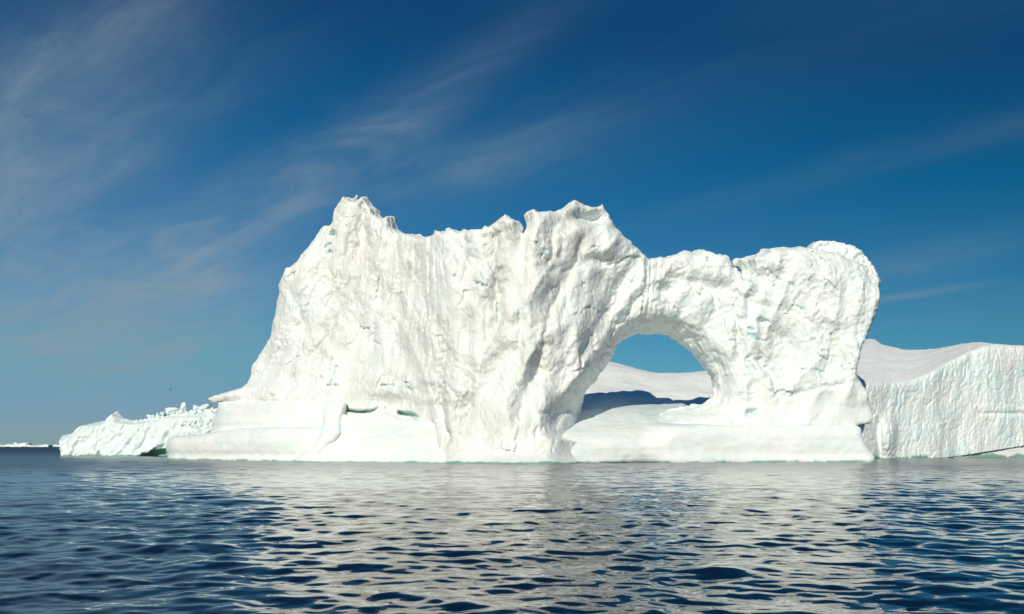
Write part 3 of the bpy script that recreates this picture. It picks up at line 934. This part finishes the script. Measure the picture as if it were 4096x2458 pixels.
# right: the long smooth shelf that carries the arch and runs back through it
shelf_part('arch_floor_shelf', [(2040, 1752), (2150, 1742), (2240, 1734), (2330, 1716), (2420, 1692), (2520, 1684), (2580, 1688), (2640, 1696), (3000, 1700), (3435, 1702), (3446, 1716), (3444, 1740), (3453, 1773), (3471, 1800), (3490, 1824), (3488, 1880), (2040, 1880)],
           lambda u, v: (lerp_tab([(1660, 4.6), (1693, 2.9), (1700, 2.1), (1712, 1.55), (1740, 1.0), (1780, 0.7), (1820, 0.5), (1838, 0.1), (1860, -0.1)], v) * smooth(2560, 2680, u) + (1 - smooth(2560, 2680, u)) * lerp_tab([(1650, 11), (1680, 7.5), (1700, 5.2), (1725, 3.4), (1755, 2.1), (1790, 1.2), (1825, 0.5), (1840, 0.0), (1860, -0.2)], v)) - 3.4 * (1 - smooth(2180, 2620, u)) * np.exp(-np.maximum(1850 - v, 0) / 28) + 1.0 * (1 - smooth(2180, 2440, u)) * smooth(1830, 1740, v) + 4.5 * (1 - smooth(2090, 2240, u)),
           1, (-6, 62), vox=0.33, k=lambda x: 7.5 - 5.5 * smooth(24, 32, x), thick=lambda X, Z: 56 - 44 * smooth(44, 52, X), extra=rise, name_seed=6, veins=[[(3446, 1742), (3400, 1798), (3352, 1848)]])

# ---- broken slab lying on the right-hand crown
CAP = [(3215, 1030), (3229, 987), (3251, 972), (3316, 970), (3364, 976), (3368, 986), (3384, 981), (3405, 991), (3423, 1006), (3441, 1006), (3436, 1016), (3453, 1033), (3465, 1050), (3481, 1074), (3498, 1104), (3500, 1150), (3300, 1080)]
CAPXZ = to_xz(CAP, lambda u, Z: wall_t(u, Z) + 8)


def cap_front(X, Z):
    Fm = wall_t(3350, Z) + 4.4 + 1.0 * fbm(X / 3, Z / 3, 0, 4, 241) - 0.5 * fbm(X / 1.2, Z / 1.2, 0, 3, 243, 0.55, True)
    return Fm


xc = [p[0] for p in CAPXZ]
zc = [p[1] for p in CAPXZ]
v, q, info = slab(CAPXZ, (min(xc) - 1, max(xc) + 1), (min(zc) - 1, max(zc) + 1), (4, 24), 0.22, cap_front, lambda X, Z: 7.0, k=0.7, tent=0.12)
v = roughen(v, q, np.full(len(v), 0.6))
c = mixc(np.repeat(WHITE[None], len(v), 0), CYAN, np.full(len(v), .35))
c = mixc(c, BLUE, 0.6 * smooth(0.35, 0.45, perlin(v[:, 0] / 1.1, v[:, 1] / 1.1, v[:, 2] / .8, 77)))
mesh_obj('summit_slab', v, q, M_WALL, berg, dict(tint=c, grain=np.ones(len(v))))

# ---- snow hill behind the arch
def back_hill():
    xs = np.arange(-40, 118, 0.8)
    ys = np.arange(222, 380, 0.8)
    X, Y = np.meshgrid(xs, ys, indexing='ij')
    base = 10.0 + 0.115 * (Y - 215) + 0.22 * np.maximum(Y - 248, 0)
    crest = lerp_tab([(-40, 26), (10, 29.4), (24, 29.9), (33, 27.6), (42, 24.8), (50, 24.4), (66, 26.4), (120, 25)], X + 0.12 * (300 - Y))
    h = base
    hh = np.minimum(h, crest)
    k = 5.0
    m = np.maximum(k - np.abs(h - crest), 0) / k
    hh = hh - m * m * k * 0.25 - 0.12 * np.maximum(Y - 330, 0)
    hh += 2.2 * np.exp(-((X - 24) / 6) ** 2 - ((Y - 245) / 12) ** 2)
    hh += 0.9 * fbm(X / 18, Y / 18, 0, 3, 251) + 0.12 * fbm((X + 0.4 * Y) / 2.5, Y / 9, 0, 3, 253)
    hh -= 26 * smooth(370, 380, Y) + 26 * smooth(-34, -40, X) + 30 * smooth(0.275, 0.30, X / Y)
    v = np.stack([X, Y, hh], -1).reshape(-1, 3)
    nx, ny = X.shape
    i = np.arange(nx - 1)[:, None]
    j = np.arange(ny - 1)[None, :]
    q = np.stack([i * ny + j, (i + 1) * ny + j, (i + 1) * ny + j + 1, i * ny + j + 1], -1).reshape(-1, 4)
    c = np.repeat((WHITE * 1.03)[None], len(v), 0)
    mesh_obj('snow_hill', v, q, M_SNOW, berg, dict(tint=c, grain=np.ones(len(v))))


back_hill()

# ================================================================== THE LOW ICEBERG AT THE LEFT
def g_low(x):
    return np.interp(x, [-160, -135, -105, -90, -70], [318, 305, 296, 290, 286])


low = thing('low_iceberg', (-112, 302, 0), 'low crumpled iceberg with a small hump, seen past the left end of the arch iceberg', 'iceberg')
LOW = [(230, 1749), (232, 1741), (248, 1733), (265, 1727), (277, 1708), (298, 1699), (352, 1689), (410, 1680), (427, 1662), (451, 1648), (464, 1644), (476, 1656), (489, 1673), (513, 1679), (538, 1682), (570, 1679), (613, 1668), (650, 1662),
       (700, 1655), (760, 1652), (820, 1645), (880, 1640), (900, 1640), (900, 1860), (262, 1860), (258, 1824), (262, 1816), (249, 1810), (246, 1786), (238, 1766)]
LOWXZ = to_xz(LOW, lambda u, Z: 5 + 0.25 * Z, g_low)


def low_front(X, Z):
    Y = g_low(X) + 3
    u, v = px_of(X, Y, Z)
    Fm = 1.5 + 0.30 * np.maximum(Z, 0) + 0 * X
    Fm += 7 * np.exp(-((u - 228) / 45) ** 2) * smooth(1800, 1720, v)
    # the sloping top left of the hump
    top = lerp_tab([(230, 1750), (330, 1722), (400, 1700), (470, 1668), (500, 1685), (650, 1668), (900, 1650)], u)
    Fm += 0.09 * np.maximum(top + 12 - v, 0) * (1 - smooth(395, 420, u))
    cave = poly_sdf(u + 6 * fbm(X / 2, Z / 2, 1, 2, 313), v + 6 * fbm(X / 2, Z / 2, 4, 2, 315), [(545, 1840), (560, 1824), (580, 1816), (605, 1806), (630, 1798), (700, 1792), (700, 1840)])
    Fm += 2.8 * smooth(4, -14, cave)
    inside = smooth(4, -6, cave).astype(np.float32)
    wx = X + 2 * fbm(X / 7, Z / 7, 0, 2, 301)
    wz = Z + 2 * fbm(X / 7, Z / 7, 5, 2, 303)
    a = wx * 0.82 - wz * 0.57
    b = wx * 0.57 + wz * 0.82
    Fm += 2.0 * (np.abs(fbm(a / 4.2, b / 11, 0, 3, 305)) * 2 - .4) + 0.7 * (np.abs(fbm(a / 1.5, b / 3.6, 3, 2, 307)) * 2 - .4)
    Fm += 2.5 * smooth(760, 850, u) 
    rough = smooth(690, 760, u)
    Fm -= 0.8 * rough * fbm(X / 1.4, Z / 1.0, 2, 3, 309, 0.5, True)
    return Fm, dict(u=u.astype(np.float32), v=v.astype(np.float32), rough=rough, inside=inside)


xl = [p[0] for p in LOWXZ]
zl = [p[1] for p in LOWXZ]
v, q, info = slab(LOWXZ, (min(xl) - 1.5, max(xl) + 1.5), (-2, max(zl) + 1.2), (-5, 30), 0.3, low_front, lambda X, Z: 18.0 - 9 * smooth(7.5, 11.5, Z), k=1.4, tent=0.38, gfun=g_low, tent_z=(8.5, 11.0))
v = roughen(v, q, np.full(len(v), 0.7))
c = np.repeat((WHITE * 0.99)[None], len(v), 0)
c = mixc(c, CYAN, np.full(len(v), .6))
c = mixc(c, np.array([.5, .68, .55]), 0.7 * info['rough'] * smooth(1670, 1700, info['v']) * smooth(0.0, 0.3, fbm(v[:, 0] / 3, v[:, 1] / 3, v[:, 2] / 1.0, 3, 311)))
c = mixc(c, np.array([.32, .60, .47]), info['inside'])  # green shade of the cave painted into the ice colour
c = waterline(c, v, h=0.5)
mesh_obj('ice_wall', v, q, M_WALL, low, dict(tint=c, grain=np.full(len(v), .6)))

def boulder_mesh(seed, blocky):
    """a chipped ice block: sub-divided box cut by random planes"""
    rs = np.random.default_rng(seed)
    n = 7
    pts, quads = [], []
    lin = np.linspace(-1, 1, n)
    for ax in range(3):
        for s in (-1, 1):
            A, B = np.meshgrid(lin, lin, indexing='ij')
            P = np.zeros((n, n, 3))
            P[..., ax] = s
            P[..., (ax + 1) % 3] = A
            P[..., (ax + 2) % 3] = B
            o = len(pts) * n * n
            pts.append(P.reshape(-1, 3))
            for i in range(n - 1):
                for j in range(n - 1):
                    f = [o + i * n + j, o + (i + 1) * n + j, o + (i + 1) * n + j + 1, o + i * n + j + 1]
                    quads.append(f if s > 0 else f[::-1])
    P = np.concatenate(pts)
    r = np.linalg.norm(P, axis=1)[:, None]
    P = P * blocky + P / r * 1.15 * (1 - blocky)
    for _ in range(11):
        d = rs.normal(size=3)
        d /= np.linalg.norm(d)
        h = rs.uniform(0.55, 0.9)
        ex = np.maximum(P @ d - h, 0)
        P = P - ex[:, None] * d
    P = P + 0.04 * np.stack([perlin(P[:, 0] * 2, P[:, 1] * 2, P[:, 2] * 2, seed + k) for k in range(3)], 1)
    # weld the seams
    key = np.round(P * 2000).astype(np.int64)
    _, first, inv = np.unique(key, axis=0, return_index=True, return_inverse=True)
    return P[first], inv.ravel()[np.array(quads)]


def boulder(parent, u, v, w_px, h_px, D, seed, blocky=0.45, tilt=0.0, blue=0.0, name='ice_block'):
    P, Q = boulder_mesh(seed, blocky)
    sx, sz = w_px / 2 * D / F_PX, h_px / 2 * D / F_PX
    P = P * np.array([sx, (sx + sz) / 2, sz])
    ct, st = math.cos(tilt), math.sin(tilt)
    P = np.stack([P[:, 0] * ct - P[:, 2] * st, P[:, 1], P[:, 0] * st + P[:, 2] * ct], 1)
    P = P + np.array([(u - CX) / F_PX * D, D, CAM_H + (HZ - v) / F_PX * D])
    c = np.repeat(WHITE[None], len(P), 0)
    c = mixc(c, CYAN, np.full(len(P), .3))
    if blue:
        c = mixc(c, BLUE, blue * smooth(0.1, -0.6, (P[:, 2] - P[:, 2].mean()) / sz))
    return mesh_obj(name, P, Q, M_WALL, parent, dict(tint=c, grain=np.full(len(P), .6)), False)


BL = [(737, 1632, 26, 40, .75, -.12, .3), (787, 1632, 36, 28, .35, .1, 0), (818, 1628, 46, 24, .5, .45, .5), (673, 1640, 24, 26, .3, 0, 0), (700, 1640, 48, 26, .35, .1, 0), (722, 1648, 30, 22, .4, .3, .7), (651, 1653, 18, 16, .4, .2, 0),
      (630, 1655, 8, 20, .7, .2, 0), (640, 1664, 12, 12, .5, .6, 0), (616, 1664, 18, 14, .3, 0, 0), (601, 1668, 11, 10, .3, .3, 0), (655, 1662, 20, 14, .4, .1, 0), (580, 1673, 14, 7, .3, 0, 0), (565, 1675, 12, 6, .3, 0, 0), (546, 1678, 12, 8, .3, .2, 0),
      (511, 1676, 9, 6, .4, .1, 0), (750, 1652, 26, 22, .4, .1, .3), (765, 1645, 16, 14, .4, .2, 0), (776, 1650, 22, 18, .4, .1, 0), (800, 1648, 30, 20, .4, -.1, .4), (830, 1644, 26, 16, .4, .2, 0), (848, 1632, 14, 20, .5, .5, 0), (843, 1650, 24, 20, .4, .2, 0),
      (765, 1664, 22, 18, .4, .3, 0), (790, 1662, 18, 16, .4, .5, 0), (815, 1662, 24, 16, .4, -.2, 0), (745, 1670, 14, 26, .6, .1, 0), (733, 1660, 16, 14, .4, .2, 0), (690, 1658, 18, 14, .4, .2, 0), (672, 1660, 14, 12, .4, .4, 0), (708, 1656, 14, 12, .4, .4, 0)]
rr = random.Random(4)
for _ in range(26):
    uu_ = rr.uniform(585, 865)
    BL.append((uu_, 1668 - 0.10 * (uu_ - 585) + rr.uniform(-4, 10), rr.uniform(9, 22), rr.uniform(8, 16), rr.uniform(.25, .6), rr.uniform(-.6, .6), 0))
for i, (u, vv, w_, h_, bk, tl, bl_) in enumerate(BL):
    D = float(g_low((u - CX) / F_PX * 300)) + 8.5 + (i % 3) * 0.8
    vv += 5 if w_ < 15 else 0
    boulder(low, u, vv + 2, w_ * 1.1, h_ * 1.15, D, 500 + i, bk, tl, bl_)

# ================================================================== THE SNOW-TOPPED ICEBERG AT THE RIGHT
def right_berg():
    PU = [3250, 3440, 3500, 3600, 3800, 3950, 4096, 4300, 4600]
    PD = [228, 237, 241, 247, 258, 265, 272, 283, 300]
    edge_t = [(3200, 1515), (3400, 1500), (3440, 1521), (3500, 1531), (3560, 1532), (3650, 1520), (3720, 1492), (3800, 1446), (3870, 1411), (3930, 1386), (3985, 1380), (4096, 1388), (4600, 1420)]
    sky_t = [(3200, 1420), (3400, 1385), (3440, 1366), (3480, 1356), (3500, 1358), (3525, 1375), (3570, 1388), (3620, 1398), (3700, 1400), (3760, 1392), (3850, 1375), (3920, 1371), (3985, 1378), (4096, 1386), (4600, 1418)]
    dep_t = [(3200, 80), (3500, 78), (3700, 62), (3850, 40), (3985, 12), (4096, 10), (4600, 10)]
    foot_t = [(3200, 0), (3780, 0), (3830, 6), (3950, 24), (4096, 46), (4600, 70)]       # height px of the undercut's roof above the water
    us = np.arange(3300, 4560, 2.2)
    D = np.interp(us, PU, PD)
    D = np.convolve(np.pad(D, 20, 'edge'), np.ones(41) / 41, 'valid')
    n_c, n_t = 150, 90
    rt = thing('snow_topped_iceberg', ((3700 - CX) / F_PX * 290, 292, 0), 'broad iceberg at the right edge, fluted cliff below a smooth snow slope', 'iceberg')
    # cliff
    s = np.linspace(0, 1, n_c)[None, :]
    U = us[:, None] + 0 * s
    Dw = D[:, None] + 0 * s
    roofz = lerp_tab(foot_t, us)[:, None] / F_PX * Dw + 0.0
    ze = CAM_H + (HZ - lerp_tab(edge_t, us)[:, None]) / F_PX * (Dw + 5.5)
    z0 = np.where(roofz > 0.05, roofz, -2.0)
    Z = z0 + (ze - z0) * s
    X0 = (U - CX) / F_PX * (Dw + 2)
    along = np.concatenate([[0], np.cumsum(np.hypot(np.diff(D), np.diff(X0[:, 0])))])[:, None] + 0 * s
    wz = Z + 1.5 * fbm(along / 6, Z / 6, 0, 2, 401)
    xs_ = along - 0.15 * Z
    t = 0.13 * np.maximum(Z, 0) + 2.2 * fbm(along / 16, Z / 26, 0, 3, 403) + 0.42 * fbm(xs_ / 4.5, wz / 12, 0, 4, 405, .55) + 0.13 * fbm(xs_ / 1.3, wz / 4, 3, 3, 407) + 0.3 * np.exp(-np.abs(fbm(xs_ / 6, wz / 8, 5, 3, 408)) / .05) - 0.22 * fbm(along / 1.8, Z / 1.6, 0, 3, 409, .5, True)
    V = HZ - F_PX * (Z - CAM_H) / (Dw + 2)
    t -= 2.6 * np.exp(-(((U - 3552) / 34) ** 2 + ((V - 1740) / 75) ** 2) ** 1.6)
    t += 1.8 * np.exp(-((U - 3515 - (V - 1700) * .05) / 14) ** 2) * smooth(1660, 1720, V)
    t -= 2.0 * np.exp(-((U - 3690 - (V - 1740) * .5) / 60) ** 2) * smooth(1640, 1760, V)
    t += 1.6 * s ** 30 + 1.2 * np.exp(-((V - 1655) / 8) ** 2) * smooth(3880, 3960, U) * 0.6
    t -= 0.6
    ch = np.stack([X0 + 0 * t, Dw + t, Z], -1)
    ch[..., 0] = (U - CX) / F_PX * (Dw + t)

    def grid(P, name, mat, tint, grain):
        nx, ny = P.shape[:2]
        i = np.arange(nx - 1)[:, None]
        j = np.arange(ny - 1)[None, :]
        q = np.stack([i * ny + j, (i + 1) * ny + j, (i + 1) * ny + j + 1, i * ny + j + 1], -1).reshape(-1, 4)
        P = P.reshape(-1, 3)
        return mesh_obj(name, P, q, mat, rt, dict(tint=tint(P), grain=np.full(len(P), grain)))

    def cliff_tint(P):
        c = np.repeat((WHITE * .99)[None], len(P), 0)
        c = mixc(c, CYAN, 0.75 * smooth(-.4, .4, fbm(P[:, 0] / 12, P[:, 1] / 12, P[:, 2] / 9, 3, 411)))
        c = mixc(c, GREY, 0.16 * smooth(.05, .5, fbm(P[:, 0] / 4, P[:, 1] / 4, P[:, 2] / 12, 3, 413)))
        c = mixc(c, BLUE, 0.3 * smooth(.42, .55, fbm(P[:, 0] / 5, P[:, 1] / 5, P[:, 2] / 9, 3, 415)))
        return waterline(c, P, h=0.8)
    # the cliff's underside at the undercut, then face, then snow slope as one sweep split in two parts
    under = ch[:, :1].copy()
    under = np.concatenate([under + np.array([0, 4.0, -2.0]), under + np.array([0, 2.4, -0.4]), under + np.array([0, 1.5, -0.05])], 1)
    grid(np.concatenate([under, ch], 1), 'cliff', M_WALL, cliff_tint, 0.7)
    # snow slope from the edge up to the skyline and down behind
    s = np.linspace(0, 1.35, n_t)[None, :]
    dep = lerp_tab(dep_t, us)[:, None]
    E = ch[:, -1][:, None, :]
    zs = CAM_H + (HZ - lerp_tab(sky_t, us)[:, None]) / F_PX * (E[..., 1] + dep)
    Yt = E[..., 1] + dep * s
    Xt = (us[:, None] - CX) / F_PX * Yt
    k = np.clip(s, 0, 1)
    Zt = E[..., 2] + (zs - E[..., 2]) * (k * (1.25 - 0.25 * k)) - 14 * np.maximum(s - 1, 0) ** 1.5
    Xt[:, 0], Zt[:, 0] = E[:, 0, 0], E[:, 0, 2]
    al = Xt * 0.8 + Yt * 0.6
    ac = -Xt * 0.6 + Yt * 0.8
    Zt = Zt + (0.35 * fbm(al / 22, ac / 6, 0, 3, 421) + 0.22 * fbm(al / 9, ac / 1.7, 3, 3, 423)) * smooth(0, .08, s)
    grid(np.stack([Xt, Yt, Zt], -1), 'snow_slope', M_SNOW, lambda P: np.repeat((WHITE * np.array([1.0, .995, 1.0]))[None], len(P), 0), 0.8)
    # pale foot left standing at the water under the cliff
    sel = us > 3760
    s = np.linspace(0, 1, 26)[None, :]
    top = np.maximum(0.96 * roofz[sel][:, :1] + 0.08, 0.2)
    Zf = -2.0 + (top + 2.0) * np.minimum(s * 1.6, 1)
    tf = 0.5 + 0.2 * np.maximum(Zf, 0) + 9 * np.maximum(s - 0.625, 0) / 0.375
    Yf = Dw[sel][:, :1] + tf + 0.4 * fbm(along[sel][:, :1] / 8, Zf / 3, 0, 2, 431)
    Xf = X0[sel][:, :1] + 0 * s
    grid(np.stack([Xf, Yf, Zf], -1), 'waterline_foot', M_SHELF, lambda P: waterline(np.repeat(WHITE[None], len(P), 0), P, h=.7), 1.0)
    return rt


right_berg()

# ================================================================== ICEBERGS ON THE HORIZON
def far_berg(outline, D, label, tint, dark=None):
    gf = lambda x: D + 0 * np.asarray(x)
    xz = to_xz(outline, lambda u, Z: 40.0, gf)
    xs_ = [p[0] for p in xz]
    zs_ = [p[1] for p in xz]
    root = thing('distant_iceberg', (sum(xs_) / len(xs_), D + 40, 0), label, 'iceberg', 'low icebergs on the horizon')

    def front(X, Z):
        return 22 + 1.0 * np.maximum(Z, 0) + 14 * fbm(X / 30, Z / 20, D / 100, 4, 441)
    v, q, info = slab(xz, (min(xs_) - 6, max(xs_) + 6), (-6, max(zs_) + 5), (-5, 110), 1.5, front, lambda X, Z: 50, k=5, tent=0.05, gfun=gf)
    n = vnormals(v, q)
    v = v + n * (1.8 * fbm(v[:, 0] / 9, v[:, 1] / 9, v[:, 2] / 9, 3, 443))[:, None]
    c = np.repeat(WHITE[None], len(v), 0)
    c = mixc(c, np.array([.70, .62, .52]), tint * smooth(-.2, .3, fbm(v[:, 0] / 30, v[:, 1] / 30, v[:, 2] / 10, 3, 445)))
    mesh_obj('ice_body', v, q, M_FAR, root, dict(tint=c, grain=np.ones(len(v))))
    return root


D_FAR = CAM_H * F_PX / 2.6
fa = far_berg([(-60, 1789), (-60, 1783), (-20, 1780), (0, 1783), (10, 1781), (22, 1782), (24, 1778), (32, 1777), (50, 1779), (57, 1775), (70, 1775), (88, 1772), (96, 1771), (110, 1773), (114, 1781), (125, 1781), (132, 1783), (132, 1789)], D_FAR, 'long low white iceberg with a ball-shaped block on top, on the left horizon', 0.25)
bl = boulder(fa, 62.5, 1774.5, 13, 12, D_FAR + 45, 900, 0.1, 0, 0, 'ice_ball')
bl.data.materials.clear()
bl.data.materials.append(M_FAR)
far_berg([(120, 1789), (122, 1785), (135, 1783), (150, 1782), (160, 1779), (168, 1781), (180, 1778), (190, 1778), (198, 1780), (201, 1788), (201, 1790)], D_FAR * 0.97, 'brownish low iceberg with a dark right end, on the horizon beside the low crumpled iceberg', 0.8)
far_berg([(203, 1789), (206, 1784), (216, 1781), (226, 1778), (234, 1781), (246, 1782), (262, 1784), (275, 1789)], D_FAR * 1.03, 'smallest horizon iceberg, partly hidden behind the tip of the low crumpled iceberg', 0.4)

# ================================================================== A GULL OVER THE WATER
def gull():
    D = 170.0
    u, vv = 683, 1559
    root = thing('gull', ((u - CX) / F_PX * D, D, CAM_H + (HZ - vv) / F_PX * D), 'tiny dark gull in flight above the low crumpled iceberg', 'bird')
    m = bpy.data.materials.new('grey_plumage')
    m.use_nodes = True
    b = m.node_tree.nodes['Principled BSDF']
    nz = m.node_tree.nodes.new('ShaderNodeTexNoise')
    nz.inputs['Scale'].default_value = 30
    rp = m.node_tree.nodes.new('ShaderNodeValToRGB')
    rp.color_ramp.elements[0].color = (0.02, 0.022, 0.026, 1)
    rp.color_ramp.elements[1].color = (0.06, 0.062, 0.066, 1)
    m.node_tree.links.new(nz.outputs[0], rp.inputs[0])
    m.node_tree.links.new(rp.outputs[0], b.inputs['Base Color'])
    b.inputs['Roughness'].default_value = 0.8
    o = np.array(root.location)
    # body: tapered spindle pointing left
    n, k = 12, 10
    V, Q = [], []
    for i in range(n):
        s = i / (n - 1)
        r = 0.055 * math.sin(math.pi * min(1, s * .92 + .06)) ** 0.7 * (1.0 if s > .25 else .8 + .8 * s)
        for j in range(k):
            a = 2 * math.pi * j / k
            V.append((-0.22 + 0.44 * s, r * math.cos(a), r * math.sin(a) * .9))
    for i in range(n - 1):
        for j in range(k):
            Q.append((i * k + j, i * k + (j + 1) % k, (i + 1) * k + (j + 1) % k, (i + 1) * k + j))
    mesh_obj('body', np.array(V) + o, np.array(Q), m, root)
    for sgn in (-1, 1):
        V, Q = [], []
        m_ = 9
        for i in range(m_):
            s = i / (m_ - 1)
            chord = 0.085 * (1 - s) ** .6 + 0.012
            y = sgn * (0.03 + 0.30 * s)
            x = -0.03 + 0.10 * s * s + 0.02 * s + sgn * 0.22 * s
            z = 0.02 + 0.14 * math.sin(min(1, s * 1.5) * math.pi / 2) - 0.08 * s * s
            for dx, dz in ((-chord / 2, 0), (0, .010), (chord / 2, 0), (0, -.006)):
                V.append((x + dx, y, z + dz))
        for i in range(m_ - 1):
            for j in range(4):
                Q.append((i * 4 + j, i * 4 + (j + 1) % 4, (i + 1) * 4 + (j + 1) % 4, (i + 1) * 4 + j))
        mesh_obj('wing', np.array(V) + o, np.array(Q), m, root)


gull()
scene.cycles.max_bounces = 12
scene.cycles.diffuse_bounces = 8
scene.cycles.use_denoising = True
